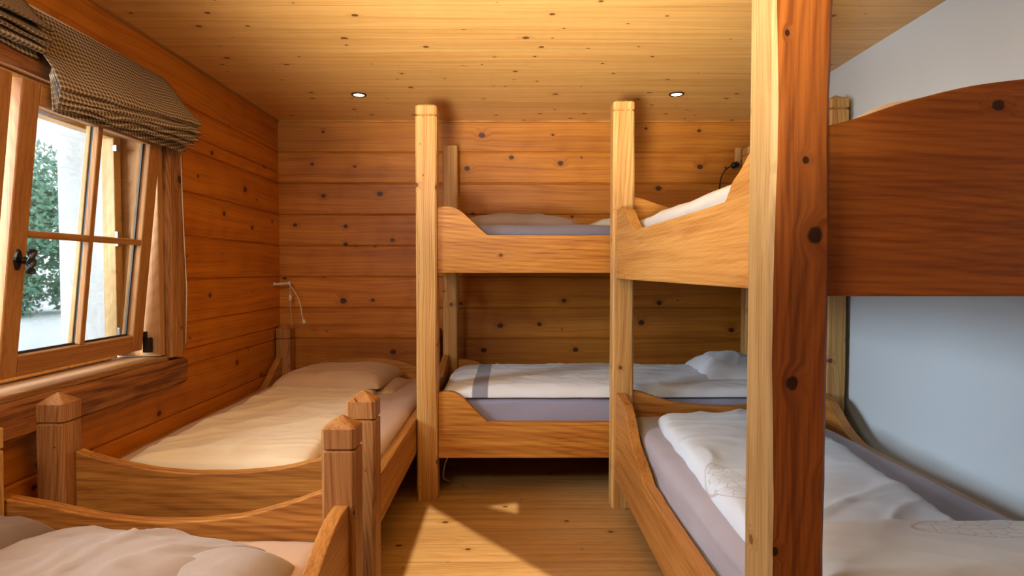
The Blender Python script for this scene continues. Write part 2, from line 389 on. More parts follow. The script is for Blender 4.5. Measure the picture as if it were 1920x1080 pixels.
def mattress(x0, x1, y0, y1, z0, z1, r=.045, seed=0, amp=.006):
    bm = bmesh.new(); bmesh.ops.create_cube(bm, size=2); bmesh.ops.subdivide_edges(bm, edges=bm.edges, cuts=26, use_grid_fill=True)
    cx, cy, cz = (x0+x1)/2, (y0+y1)/2, (z0+z1)/2; h = Vector(((x1-x0)/2, (y1-y0)/2, (z1-z0)/2))
    for v in bm.verts:
        q = Vector([math.copysign(abs(c)**.75, c) for c in v.co])
        p = Vector((q.x*h.x, q.y*h.y, q.z*h.z))
        inn = Vector([max(-hh+r, min(hh-r, c)) for c, hh in zip(p, h)]); d = p-inn
        if d.length > 1e-6: p = inn + d.normalized()*r
        w = Vector((cx, cy, cz)) + p
        n = (d.normalized() if d.length > 1e-6 else Vector((0,0,0)))
        w += n*amp*(noise.noise(Vector((w.x*5, w.y*5, w.z*12+seed)))+.6*noise.noise(Vector((w.x*16, w.y*3, w.z*30+seed))))
        v.co = w
    return bm

# ------------------------------------------------------------------ the setting
XL, XR, YB, YN, ZC = -1.705, 1.78, 4.35, -1.3, 2.35
def hboard(bm, axis, s0, s1, face, sgn, z0, z1, g=.008, th=.03):
    """one wall board with eased edges; face = coordinate of the room side, sgn = direction into the room"""
    pr = [(-th*sgn, z0), (-.010*sgn, z0), (-.009*sgn, z0+.002), (0, z0+g), (0, z1-g), (-.009*sgn, z1-.002), (-.010*sgn, z1), (-th*sgn, z1)]
    A = [bm.verts.new((s0, face+d, z) if axis == 'X' else (face+d, s0, z)) for d, z in pr]
    B = [bm.verts.new((s1, face+d, z) if axis == 'X' else (face+d, s1, z)) for d, z in pr]
    n = len(pr)
    for k in range(n): bm.faces.new((A[k], A[(k+1)%n], B[(k+1)%n], B[k]))
    bm.faces.new(A); bm.faces.new(B)
bm = bmesh.new()
for k in range(11): hboard(bm, 'X', XL-.03, XR+.03, YB, -1, max(ZC-(k+1)*PB, 0), ZC-k*PB)
box(bm, XL-.1, XR+.1, YB+.03, YB+.1, -.05, ZC+.03)
tag(build('wall_back', bm, W_back, recenter=False), kind='structure')
OY0, OY1, OZ0, OZ1 = 1.12, 2.86, .83, 1.97
bm = bmesh.new()
for k in range(11):
    za, zb = max(ZC-(k+1)*PB, 0), ZC-k*PB
    cuts = [za] + [z for z in (OZ0, OZ1) if za < z < zb] + [zb]
    for a, b in zip(cuts, cuts[1:]):
        if a >= OZ0-1e-6 and b <= OZ1+1e-6:
            hboard(bm, 'Y', YN, OY0, XL, 1, a, b); hboard(bm, 'Y', OY1, YB, XL, 1, a, b)
        else: hboard(bm, 'Y', YN, YB, XL, 1, a, b)
tag(build('wall_left', bm, W_left, recenter=False), kind='structure')
# masonry behind the boards, with the deep plastered reveal
bm = bmesh.new()
xo = -2.24
for b in ((xo, XL-.03, YN-.1, OY0-.02, -.05, ZC+.1), (xo, XL-.03, OY1+.05, YB+.1, -.05, ZC+.1), (xo, XL-.03, OY0-.02, OY1+.05, -.05, OZ0-.02), (xo, XL-.03, OY0-.02, OY1+.05, OZ1+.02, ZC+.1)): box(bm, *b)
tag(build('wall_outside', bm, M_out, recenter=False, bevel=.03, seg=3), kind='structure')
tag(build('wall_right', boxes((XR, XR+.08, YN, YB, 0, ZC)), M_white, recenter=False), kind='structure')
tag(build('ceiling', boxes((XL-.1, XR+.1, YN-.1, YB+.1, ZC, ZC+.05)), W_ceil, recenter=False), kind='structure')
tag(build('floor', boxes((XL-.1, XR+.1, YN-.1, YB+.1, -.05, 0)), W_floor, recenter=False), kind='structure')
tag(build('trim_1', boxes((XL, XR, YB-.012, YB, ZC-.012, ZC)), W_railX, recenter=False), kind='structure')
tag(build('trim_2', boxes((XL, XL+.012, YN, YB-.012, ZC-.012, ZC)), W_railY, recenter=False), kind='structure')
# wall behind the viewer with added triangular holes that shape the sun patch
SPOS = Vector((-.50, YN-14.0, (14.0+3.09-YN)/2.0))
def ap(x, y):
    t = (YN-SPOS.y)/(y-SPOS.y); return (SPOS.x+(x-SPOS.x)*t, SPOS.z*(1-t))
def wall_near():
    bm = bmesh.new()
    P = [ap(-.43,3.09), ap(.36,2.13), ap(-.43,2.13)]
    Q = [ap(-.15,3.07), ap(.04,3.13), ap(.04,2.97)]
    outer = [(XL-.1,0),(XR+.1,0),(XR+.1,ZC),(XL-.1,ZC)]
    es = []
    for loop in (outer, P, Q):
        vs = [bm.verts.new((x, YN, z)) for x, z in loop]
        for i in range(len(vs)): es.append(bm.edges.new((vs[i], vs[(i+1)%len(vs)])))
    bmesh.ops.triangle_fill(bm, use_beauty=True, use_dissolve=False, edges=es)
    # drop faces lying inside the holes
    def inside(p, T):
        s = []
        for i in range(3):
            a, b = T[i], T[(i+1)%3]; s.append((b[0]-a[0])*(p[1]-a[1])-(b[1]-a[1])*(p[0]-a[0]))
        return all(v > 0 for v in s) or all(v < 0 for v in s)
    dead = [f for f in bm.faces if any(inside((f.calc_center_median().x, f.calc_center_median().z), T) for T in (P, Q))]
    bmesh.ops.delete(bm, geom=dead, context='FACES_ONLY')
    return bm
o = build('wall_near', wall_near(), W_back, recenter=False); tag(o, kind='structure')
sd = o.modifiers.new('s', 'SOLIDIFY'); sd.thickness = .02; sd.offset = 0

# ------------------------------------------------------------------ window
win = empty('window_1', (XL, 1.97, OZ0), kind='structure')
def rough_beam(x0, x1, y0, y1, z0, z1, axis, amp=.007, seed=0, n=44):
    bm = bmesh.new(); rings = []
    L0, L1 = (y0, y1) if axis == 'Y' else (z0, z1)
    for i in range(n+1):
        s = L0+(L1-L0)*i/n; r = []
        a0, a1, b0, b1 = (x0, x1, z0, z1) if axis == 'Y' else (x0, x1, y0, y1)
        per = []
        c = .014
        for (pa, pb, qa, qb) in ((a0+c,b0,a1-c,b0),(a1,b0+c,a1,b1-c),(a1-c,b1,a0+c,b1),(a0,b1-c,a0,b0+c)):
            for t in (0, .35, .65, 1): per.append((pa+(qa-pa)*t, pb+(qb-pb)*t))
        for k, (a, b) in enumerate(per):
            da = amp*noise.noise(Vector((s*4.5, k*.7+seed, 1)))+amp*.4*noise.noise(Vector((s*17, k*1.3+seed, 2)))
            db = amp*noise.noise(Vector((s*4.5, k*.7+seed, 11)))
            r.append(bm.verts.new((a+da, s, b+db) if axis == 'Y' else (a+da, b+db, s)))
        rings.append(r)
    m = len(rings[0])
    for A, B in zip(rings, rings[1:]):
        for k in range(m): bm.faces.new((A[k], A[(k+1)%m], B[(k+1)%m], B[k]))
    bm.faces.new(rings[0]); bm.faces.new(rings[-1])
    return bm
build('sill_beam', rough_beam(XL-.02, -1.645, .85, 2.985, .678, .808, 'Y', seed=3), W_beamY, win)
build('sill_board', boxes((-1.90, -1.665, 1.1, 2.86, .808, .832)), W_plankY, win, bevel=.004)
build('jamb_beam', rough_beam(XL-.03, -1.645, 2.85, 2.985, .825, 2.06, 'Z', seed=8), W_beamZ, win)
build('jamb_board', boxes((-1.88, -1.672, 2.805, 2.845, .838, 1.98)), W_jamb, win, bevel=.003)
build('head_beam', rough_beam(XL-.03, -1.66, .95, 2.82, 1.935, 2.04, 'Y', seed=13), W_beamY, win)
build('head_board', boxes((-1.90, -1.70, 1.1, 2.80, 1.905, 1.93)), W_pale, win, bevel=.003)
# fixed outer frame
fr = bmesh.new()
for b in ((-1.90,-1.84,2.75,2.80,.85,1.90),(-1.90,-1.84,1.12,1.17,.85,1.90),(-1.90,-1.84,1.17,2.75,.838,.885),(-1.90,-1.84,1.17,2.75,1.86,1.905)): box(fr, *b)
build('frame', fr, W_pale, win, bevel=.004)
build('frame_hinge', boxes((-1.84,-1.825,2.745,2.77,1.36,1.43),(-1.84,-1.82,2.74,2.765,1.80,1.83),(-1.84,-1.825,2.745,2.77,.93,.98)), M_steel, win, bevel=.002)
TILT = math.atan2(.105, .97); SZ0, SZ1 = .872, 1.90
def tilt_bm(bm, xb=-1.735, z0=SZ0):
    """sashes are built upright with their room face at x = 0 and z from 0, then tipped into the room about the bottom"""
    R = Matrix.Translation((xb, 0, z0)) @ Matrix.Rotation(TILT, 4, 'Y')
    bmesh.ops.transform(bm, matrix=R, verts=bm.verts); return bm
def sash(y0, y1, handle):
    H = SZ1-SZ0; w = .075; th = .055; yc = (y0+y1)/2; zc = .505
    s = empty('sash', (0,0,0)); s.parent = win; s.location = Vector((-1.735, yc, SZ0)) - rootloc(win)
    for name, b, m in (('stile', (-th,0,y0,y0+w,0,H), W_sash), ('stile', (-th,0,y1-w,y1,0,H), W_sash), ('rail', (-th,0,y0+w,y1-w,0,w), W_sashY), ('rail', (-th,0,y0+w,y1-w,H-w,H), W_sashY)):
        build(name, tilt_bm(boxes(b)), m, s, bevel=.005)
    build('muntin', tilt_bm(boxes((-.028,-.004,yc-.013,yc+.013,w,H-w))), W_sash, s, bevel=.004)
    build('muntin', tilt_bm(boxes((-.028,-.004,y0+w,yc-.0135,zc-.013,zc+.013),(-.028,-.004,yc+.0135,y1-w,zc-.013,zc+.013))), W_sashY, s, bevel=.004)
    build('outer_muntin', tilt_bm(boxes((-.056,-.038,yc-.013,yc+.013,w,H-w),(-.056,-.038,y0+w,yc-.0135,zc-.013,zc+.013),(-.056,-.038,yc+.0135,y1-w,zc-.013,zc+.013))), W_pale, s, bevel=.003)
    build('spacer', tilt_bm(boxes((-.036,-.030,yc-.008,yc+.008,w,H-w),(-.036,-.030,y1-w-.008,y1-w,w,H-w),(-.036,-.030,y0+w,y1-w,w,w+.008))), M_seal, s)
    build('pane', tilt_bm(boxes((-.034,-.0335,y0+w,y1-w,w,H-w))), M_glass, s)
    if handle:
        bm = bmesh.new()
        hy, hz = y0+.036, .415
        # oval plate
        vs0, vs1 = [], []
        for k in range(24):
            a = 2*math.pi*k/24; p = (hy+.017*math.cos(a)*(1-.25*abs(math.sin(a))), hz+.038*math.sin(a))
            vs0.append(bm.verts.new((.0, p[0], p[1]))); vs1.append(bm.verts.new((.007, hy+(p[0]-hy)*.8, hz+(p[1]-hz)*.9)))
        for k in range(24): bm.faces.new((vs0[k], vs0[(k+1)%24], vs1[(k+1)%24], vs1[k]))
        bm.faces.new(vs0); bm.faces.new(vs1)
        build('handle_plate', tilt_bm(bm), M_iron, s, smooth=False)
        build('handle_neck', tilt_bm(tube([(.005,hy,hz),(.024,hy,hz),(.025,hy,hz),(.028,hy,hz),(.029,hy,hz),(.048,hy,hz)], [.011,.011,.013,.013,.008,.007], 14)), M_iron, s, smooth=True)
        # twisted grip
        bm = bmesh.new(); rings = []
        for i in range(46):
            z = hz-.045+.088*i/45; tw = i/45*math.pi*2.6; e = .55+.45*min(1, min(i, 45-i)/2)
            rings.append([bm.verts.new((.062+.0135*e*math.cos(a+tw)*(1+.0*a), hy+.0135*e*math.sin(a+tw), z)) if False else
                          bm.verts.new((.049+e*(.0115*math.cos(a)*(1+.28*math.cos(2*(a-tw)))), hy+e*(.0115*math.sin(a)*(1+.28*math.cos(2*(a-tw)))), z)) for a in [2*math.pi*k/16 for k in range(16)]])
        for A, B in zip(rings, rings[1:]):
            for k in range(16): bm.faces.new((A[k], A[(k+1)%16], B[(k+1)%16], B[k]))
        bm.faces.new(rings[0]); bm.faces.new(rings[-1])
        build('handle_grip', tilt_bm(bm), M_iron, s, smooth=True)
    return s
sash(1.985, 2.765, True)
sash(1.165, 1.945, False)
build('bottom_hinge', boxes((-1.735,-1.705,2.767,2.80,.86,.93),(-1.74,-1.715,2.767,2.78,.93,.96)), M_iron, win, bevel=.003)

# outside
bm = bmesh.new()
for i in range(20):
    for j in range(20): pass
gv = [[bm.verts.new((-2.3-i*1.2, -4+j*1.6, .35+.04*noise.noise(Vector((i,j,0)))+ (j*.02))) for j in range(16)] for i in range(14)]
for i in range(13):
    for j in range(15): bm.faces.new((gv[i][j], gv[i+1][j], gv[i+1][j+1], gv[i][j+1]))
tag(build('ground', bm, M_ground, recenter=False, smooth=True), kind='structure')
def tree(cx, cy, cz, R, n, label):
    r = empty('tree', (cx, cy, .4), label, 'tree', None)
    build('trunk', tube([(cx,cy,.3),(cx+.05,cy,cz-.8),(cx,cy+.1,cz),(cx+.1,cy,cz+.8)], [.16,.12,.09,.04], 10), M_trunk, r, smooth=True)
    bm = bmesh.new(); rnd = random.Random(int(cx*10+cy))
    blobs = [(Vector((cx+rnd.uniform(-.8,.8)*R, cy+rnd.uniform(-.8,.8)*R, cz+rnd.uniform(-1,1.1)*R)), R*rnd.uniform(.35,.6)) for _ in range(24)]
    for _ in range(n):
        c, rr = rnd.choice(blobs); d = Vector((rnd.gauss(0,1), rnd.gauss(0,1), rnd.gauss(0,1))).normalized()
        p = c + d*rr*rnd.uniform(.65,1.03); a = Vector((rnd.gauss(0,1), rnd.gauss(0,1), rnd.gauss(0,1))).normalized(); b = a.cross(d)
        if b.length < .05: continue
        b.normalize(); L = rnd.uniform(.035,.065)
        bm.faces.new([bm.verts.new(q) for q in (p-a*L, p+b*L*.45, p+a*L, p-b*L*.45)])
    o = build('foliage', bm, M_leaf, r); o['kind'] = 'stuff'
    return r
tree(-8.1, 9.3, 1.45, 1.35, 34000, 'leafy green tree seen through the open window beyond the white plaster wall')

# ------------------------------------------------------------------ roman blinds
def blind(y0, y1, pa, pb, label, seed):
    """pa, pb: (offset from wall, z) profile key points at the near and far ends"""
    r = empty('roman_blind', (XL, (y0+y1)/2, 1.85), label, 'window blind')
    bm = bmesh.new(); uvl = bm.loops.layers.uv.new('UVMap')
    nt = 48; seg = 9; rows = []
    def prof(t):
        K = [((1-t)*a[0]+t*b[0], (1-t)*a[1]+t*b[1]) for a, b in zip(pa, pb)]; out = []
        for i in range(len(K)-1):
            p0, p1, p2, p3 = K[max(i-1,0)], K[i], K[i+1], K[min(i+2,len(K)-1)]
            for s in range(seg):
                q = s/seg; m = []
                for c in (0, 1):
                    m1, m2 = (p2[c]-p0[c])*.28, (p3[c]-p1[c])*.28
                    m.append((2*q**3-3*q*q+1)*p1[c]+(q**3-2*q*q+q)*m1+(-2*q**3+3*q*q)*p2[c]+(q**3-q*q)*m2)
                out.append(tuple(m))
        out.append(K[-1]); return out
    for i in range(nt+1):
        t = i/nt; P = prof(t); y = y0+(y1-y0)*t; row = []; acc = 0
        for k, (p, z) in enumerate(P):
            if k: acc += math.hypot(p-P[k-1][0], z-P[k-1][1])
            a = min(1, k/seg)
            dz = .010*a*noise.noise(Vector((t*5, k*.06, seed))) + .004*a*noise.noise(Vector((t*17, k*.1, seed+4)))
            dp = .006*a*noise.noise(Vector((t*4, k*.07, seed+9)))
            row.append((bm.verts.new((XL+.004+max(p+dp, 0), y, z+dz)), (y, acc)))
        rows.append(row)
    for A, B in zip(rows, rows[1:]):
        for k in range(len(A)-1):
            f = bm.faces.new((A[k][0], B[k][0], B[k+1][0], A[k+1][0]))
            for lp, uv in zip(f.loops, (A[k][1], B[k][1], B[k+1][1], A[k+1][1])): lp[uvl].uv = uv
    o = build('blind_cloth', bm, [M_ging, M_lin], r, smooth=True)
    sd = o.modifiers.new('s', 'SOLIDIFY'); sd.thickness = .003; sd.offset = -1; sd.material_offset = 1; sd.material_offset_rim = 0
    build('head_rail', boxes((XL+.0005, XL+.006, y0+.01, y1-.01, 2.165, 2.19)), M_wht, r)
    return r, o
near = [(0,2.19),(.02,2.11),(.05,2.03),(.095,1.955),(.118,1.895),(.110,1.885),(.088,1.96),(.116,1.865),(.108,1.858),(.086,1.95),(.112,1.845),(.106,1.84),(.084,1.94),(.106,1.828),(.100,1.824),(.083,1.92),(.092,1.812)]
far = [(0,2.195),(.04,2.15),(.10,2.07),(.165,2.0),(.185,1.965),(.155,1.955),(.09,2.02),(.182,1.925),(.16,1.915),(.087,2.0),(.170,1.895),(.15,1.885),(.084,1.97),(.150,1.868),(.13,1.860),(.083,1.95),(.11,1.825)]
assert len(near) == len(far)
bl1, cloth1 = blind(2.09, 2.915, near, far, 'brown checked fabric blind half folded over the right window sash', 2)
near2 = [(0,2.20),(.05,2.14),(.11,2.085),(.09,2.08),(.04,2.11),(.105,2.055),(.09,2.05),(.04,2.09),(.095,2.035),(.08,2.03),(.03,2.07),(.08,2.015),(.06,2.01),(.03,2.05),(.05,1.99)]
bl2, _ = blind(1.20, 2.085, near2, near2, 'brown checked fabric blind pulled up higher, in the upper left corner', 5)
build('pull_cord', tube([(-1.62,2.91,1.87),(-1.628,2.93,1.7),(-1.632,2.948,1.45),(-1.628,2.96,1.15),(-1.636,2.958,.88)], .0022, 6), M_wht, bl1, smooth=True)
tag(build('cord_cleat', boxes((XL+.001,XL+.02,3.005,3.02,1.19,1.25),(XL+.02,XL+.03,3.0,3.026,1.185,1.255)), W_pale, bevel=.003), 'small pale wooden cord cleat on the left wall beside window beam', 'cord cleat')
tag(build('wall_switch', boxes((XL+.001,XL+.035,2.975,3.035,1.255,1.345),(XL+.035,XL+.040,2.985,3.025,1.27,1.33)), M_black, bevel=.004), 'small black switch on the plank wall right beside the window beam', 'switch')

# ------------------------------------------------------------------ back bunk
T = .045
bb = empty('bunk_bed', (.6, 3.7, 0), 'wooden bunk bed standing lengthwise along the back plank wall', 'bunk bed')
build('post', post(-.504,-.392,3.15,3.26,0,2.15,cap=.055,tip=.018,seed=1), W_postZ, bb)
build('post', post(-.468,-.367,4.10,4.20,0,2.135,cap=.0,tip=.025,groove=.0,seed=2), W_postZ, bb)
build('post', post(1.655,1.755,4.10,4.20,0,2.135,cap=.055,tip=.02,seed=3), W_postZ, bb)
build('post', post(1.655,1.755,3.15,3.26,0,2.15,cap=.055,tip=.02,seed=4), W_postZ, bb)
sh = [(-.392,.148),(-.345,.155),(-.30,.148),(-.255,.123),(-.215,.085),(-.165,.038),(-.125,.004),(-.115,0),(1.3,0),(1.34,.01),(1.45,.08),(1.55,.148),(1.655,.15)]
build('side_rail', board('X',-.392,1.655,3.175,3.22,1.235,[(s,1.44+h) for s,h in sh],n=120), W_railX, bb, bevel=.004)
build('side_rail', board('X',-.392,1.655,3.175,3.22,.225,[(s,.422+h*1.08) for s,h in sh],n=120), W_railX, bb, bevel=.004)
build('side_rail', board('X',-.367,1.655,4.13,4.17,1.235,1.615), W_railX, bb, bevel=.004)
build('side_rail', board('X',-.367,1.655,4.13,4.17,.225,[(-.367,.62),(-.25,.61),(-.1,.56),(1.655,.56)]), W_railX, bb, bevel=.004)
eb = lambda z, d=.08: [(3.26,z),(3.45,z-.03),(3.7,z-d),(3.95,z-.03),(4.10,z)]
build('end_board', board('Y',3.26,4.10,-.47,-.425,1.235,eb(1.62)), W_railY, bb, bevel=.004)
build('end_board', board('Y',3.26,4.10,-.47,-.425,.225,eb(.66)), W_railY, bb, bevel=.004)
build('end_board', board('Y',3.26,4.10,1.68,1.72,1.235,eb(1.62)), W_railY, bb, bevel=.004)
build('end_board', board('Y',3.26,4.10,1.68,1.72,.225,eb(.66)), W_railY, bb, bevel=.004)
def slats(root, x0, x1, y0, y1, z, axis):
    bm = bmesh.new(); L0, L1 = (x0, x1) if axis == 'X' else (y0, y1); n = int((L1-L0)/.105)
    for i in range(n):
        a = L0+.01+i*(L1-L0)/n
        if axis == 'X': box(bm, a, a+.085, y0, y1, z, z+.018)
        else: box(bm, x0, x1, a, a+.085, z, z+.018)
    build('slat_base', bm, W_postZ, root, bevel=.002)
slats(bb,-.42,1.675,3.222,4.128,1.27,'X'); slats(bb,-.42,1.675,3.222,4.128,.30,'X')
def single(name, bm, m, label, cat, group=None, smooth=True, subd=0):
    return tag(build(name, bm, m, smooth=smooth, subd=subd), label, cat, group)
single('mattress', mattress(-.41,1.67,3.23,4.11,1.29,1.50), F_mauve2, 'dark grey sheeted mattress on the upper level of the back bunk', 'mattress')
single('mattress', mattress(-.41,1.67,3.23,4.11,.32,.548), fabric('sheet_lilac',(158,158,180),(146,146,168)), 'lilac grey mattress on the lower level of the back bunk', 'mattress')
single('duvet', soft([(-.33,3.42),(.45,3.45),(.45,4.08),(-.33,4.08)],1.50,.088,.016,31,ang=.2,e=3,rim=.7), F_brown, 'taupe duvet lying crumpled on the upper level of the back bunk', 'duvet')
single('duvet', soft([(.46,3.5),(1.62,3.5),(1.62,4.08),(.46,4.08)],1.50,.08,.02,33,ang=.2,e=3,rim=.7), F_upw, 'off-white duvet on the upper level of the back bunk, behind the middle post', 'duvet')
o = single('duvet', soft([(-.385,3.208),(1.62,3.222),(1.62,4.06),(-.385,4.08)],.552,.056,.013,41,nx=130,ny=60,ang=.12,e=9,rim=.45,f1=1.5,f2=11,edgew=.008,low=.004), F_white, 'long white duvet with a grey stripe on the lower back bunk', 'duvet')
# stripe is placed in the duvet's own coordinates
single('pillow', soft([(1.17,3.42),(1.63,3.40),(1.63,4.02),(1.20,4.05)],.602,.105,.022,44,ang=1.1,e=2.6,rim=.6,bow=.03,low=.0), F_whiteP, 'white pillow on the lower back bunk, partly behind the big front post', 'pillow')

# ------------------------------------------------------------------ right bunk
rb = empty('bunk_bed', (1.15, 2.2, 0), 'large wooden bunk bed along the white right wall, behind the big front post', 'bunk bed')
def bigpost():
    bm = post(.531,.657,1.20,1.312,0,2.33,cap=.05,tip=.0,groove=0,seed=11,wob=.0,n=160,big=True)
    for v in bm.verts:
        z = v.co.z; sx = 1 if v.co.x > .596 else -1
        if v.co.y < 1.26:   # hewn edges wander
            v.co.x += (.013 if sx < 0 else .007)*noise.noise(Vector((z*2.1, 3.3+sx, 0))) + .0015*noise.noise(Vector((z*11, sx, 0)))
            v.co.y += .008*noise.noise(Vector((z*2.6, 7+sx, 0)))
        else: v.co.x += .002*noise.noise(Vector((z*2.1, 13.3+sx, 0)))
    return bm
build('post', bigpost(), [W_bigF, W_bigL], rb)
build('post', post(.535,.645,3.045,3.145,0,2.135,cap=.047,tip=.012,groove=.006,seed=21), W_postZ, rb)
build('post', post(1.655,1.757,3.045,3.145,0,2.165,cap=.055,tip=.025,seed=23), W_postZ, rb)
build('post', post(1.64,1.742,1.20,1.312,0,2.135,cap=.055,tip=.025,seed=24), W_postZ, rb)
us = [(1.312,1.575),(1.347,1.532),(1.385,1.507),(1.423,1.485),(1.465,1.468),(1.51,1.428),(1.53,1.424),(2.0,1.425),(2.60,1.43),(2.64,1.44),(2.72,1.48),(2.80,1.53),(2.90,1.555),(3.045,1.565)]
build('side_rail', board('Y',1.312,3.045,.553,.60,1.205,us,n=140), W_railU, rb, bevel=.004)
ls = [(1.312,.50),(1.36,.46),(1.42,.39),(1.47,.368),(1.52,.363),(2.0,.36),(2.38,.368),(2.45,.39),(2.55,.425),(2.66,.46),(2.74,.53),(2.83,.585),(2.95,.605),(3.045,.61)]
build('side_rail', board('Y',1.312,3.045,.553,.60,.150,ls,n=140,wob=.004), W_railY, rb, bevel=.004)
build('side_rail', board('Y',1.312,3.045,1.69,1.735,1.205,[(a,z) for a,z in us],n=90), W_railY, rb, bevel=.004)
wl = [(1.312,.56),(1.40,.53),(1.5,.45),(1.6,.43),(2.0,.435),(2.60,.44),(2.70,.45),(2.80,.49),(2.90,.56),(2.97,.60),(3.045,.61)]
build('side_rail', board('Y',1.312,3.045,1.60,1.652,.150,wl,n=90), W_railY, rb, bevel=.004)
uh = [(.653,1.548),(.74,1.572),(.82,1.598),(.92,1.625),(1.02,1.644),(1.12,1.654),(1.2,1.652),(1.3,1.64),(1.4,1.62),(1.5,1.592),(1.58,1.565),(1.64,1.548)]
hb = build('headboard', board('X',.653,1.64,1.245,1.290,1.192,uh,n=80), W_headR, rb, bevel=.004)
build('headboard', board('X',.653,1.64,1.205,1.250,.15,[(a,z-1.12) for a,z in uh],n=80), W_boardX, rb, bevel=.004)
fe = lambda k: [(.645,k),(.70,k-.012),(.78,k-.04),(.86,k-.062),(.98,k-.078),(1.14,k-.085),(1.30,k-.078),(1.42,k-.062),(1.5,k-.04),(1.58,k-.012),(1.655,k)]
build('footboard', board('X',.645,1.655,3.065,3.108,1.205,fe(1.632),n=70), W_railX, rb, bevel=.004)
build('footboard', board('X',.645,1.655,3.065,3.108,.15,fe(.618),n=70), W_boardX, rb, bevel=.004)
slats(rb,.601,1.674,1.295,3.06,1.24,'Y'); slats(rb,.601,1.674,1.295,3.06,.25,'Y')
single('mattress', mattress(.615,1.67,1.31,3.05,1.27,1.50,r=.05,seed=5), F_upw, 'off-white mattress on the upper level of the right bunk', 'mattress')
single('mattress', mattress(.615,1.555,1.31,3.045,.28,.495,r=.06,seed=6,amp=.008), F_grey, 'mauve sheeted mattress on the lower level of the right bunk', 'mattress')
single('duvet', soft([(.645,1.50),(1.25,1.50),(1.44,3.0),(.72,2.90)],.497,.055,.015,51,nx=80,ny=130,ang=.75,e=10,rim=.4,f1=1.6,f2=8,edgew=.015,low=.004), F_whiteR, 'white duvet with printed wing motif on the lower right bunk', 'duvet')
single('pillow', soft([(.70,1.262),(1.57,1.262),(1.60,1.60),(.72,1.60)],.512,.062,.006,52,ang=.3,e=7,rim=.5,bow=.0), F_pilR, 'white pillow with printed wing motif at the near end of lower right bunk', 'pillow')
single('pillow', soft([(.78,1.34),(1.56,1.34),(1.58,1.78),(.80,1.78)],1.50,.198,.016,53,ang=.4,e=2.2,rim=.7,bow=.03), F_pink, 'pale pink pillow peeking over the dark upper headboard', 'pillow')

# ------------------------------------------------------------------ far left single bed
lb = empty('single_bed', (-1.1, 3.2, 0), 'wooden single bed in the back left corner with cream duvet', 'bed')
build('post', post(-1.655,-1.555,2.03,2.13,0,.815,cap=.072,tip=.029,seed=31), W_postD, lb)
build('post', post(-.592,-.487,2.10,2.20,0,.808,cap=.072,tip=.029,seed=32), W_postD, lb)
build('post', post(-1.695,-1.59,4.23,4.335,0,.86,cap=.075,tip=.03,seed=33), W_postD, lb)
build('post', post(-.60,-.51,4.23,4.335,0,.86,cap=.075,tip=.03,seed=34), W_postD, lb)
build('footboard', board('X',-1.555,-.592,2.085,2.128,.2,[(-1.555,.602),(-1.5,.582),(-1.38,.552),(-1.22,.527),(-1.08,.520),(-.94,.525),(-.8,.542),(-.68,.572),(-.592,.60)],n=80), W_boardX, lb, bevel=.004)
build('headboard', board('X',-1.59,-.60,4.25,4.295,.2,[(-1.59,.50),(-1.5,.53),(-1.35,.585),(-1.2,.61),(-1.08,.616),(-.95,.61),(-.8,.59),(-.68,.55),(-.60,.51)],n=80), W_railX, lb, bevel=.004)
lr = [(2.21,.50),(2.235,.49),(2.262,.462),(2.28,.450),(3.0,.448),(3.9,.448),(4.0,.47),(4.1,.53),(4.23,.60)]
build('side_rail', board('Y',2.21,4.23,-.55,-.507,.255,lr,n=120), W_railY, lb, bevel=.003)
build('side_rail', board('Y',2.21,4.23,-1.69,-1.645,.255,[(2.195,.45),(3.9,.45),(4.0,.48),(4.1,.55),(4.23,.63)],n=60), W_railY, lb, bevel=.004)
slats(lb,-1.64,-.552,2.2,4.22,.29,'Y')
single('mattress', mattress(-1.64,-.553,2.20,4.235,.31,.475,r=.05,seed=7), F_beige, 'rose beige sheeted mattress of the single bed in back left corner', 'mattress')
single('duvet', soft([(-1.53,2.26),(-.78,2.26),(-.84,3.80),(-1.50,3.80)],.470,.045,.017,61,nx=80,ny=130,ang=.9,e=12,rim=.4,f1=1.4,f2=6,edgew=.008,low=.0), F_cream, 'cream duvet lying flat on the back left single bed', 'duvet')
single('pillow', soft([(-1.50,3.62),(-.80,3.60),(-.74,4.14),(-1.42,4.17)],.520,.095,.010,62,ang=.6,e=4,rim=.5,bow=.035,low=.01), F_pilb, 'rose beige pillow at the head of the back left single bed', 'pillow')
single('pillow', soft([(-1.38,3.68),(-.72,3.66),(-.67,4.12),(-1.38,4.12)],.472,.055,.012,63,ang=1.2,e=3,rim=.6,bow=.03), F_pilb, 'second beige pillow sticking out under the upper one on back left bed', 'pillow')

# ------------------------------------------------------------------ near left single bed
nb = empty('single_bed', (-1.05, .9, 0), 'wooden single bed in the near left corner, cut off by the frame', 'bed')
build('post', post(-1.640,-1.58,1.73,1.83,0,.79,cap=.07,tip=.03,seed=41), W_postZ, nb)
build('post', post(-.585,-.480,1.80,1.90,0,.79,cap=.072,tip=.029,seed=42), W_postD, nb)
build('headboard', board('X',-1.63,-.585,1.832,1.875,.2,[(-1.63,.535),(-1.45,.502),(-1.32,.474),(-1.18,.457),(-1.05,.453),(-.93,.46),(-.82,.477),(-.70,.51),(-.585,.552)],n=80), W_boardX, nb, bevel=.004)
nr = [(-.2,.42),(1.38,.42),(1.45,.43),(1.53,.458),(1.60,.488),(1.68,.513),(1.74,.52),(1.80,.52)]
build('side_rail', board('Y',-.2,1.80,-.545,-.500,.255,nr,n=120), W_railY, nb, bevel=.004)
build('side_rail', board('Y',-.2,1.80,-1.64,-1.60,.255,nr,n=60), W_railY, nb, bevel=.004)
build('post', post(-1.66,-1.553,-.3,-.2,0,.795,cap=.075,tip=.042,seed=43), W_postZ, nb)
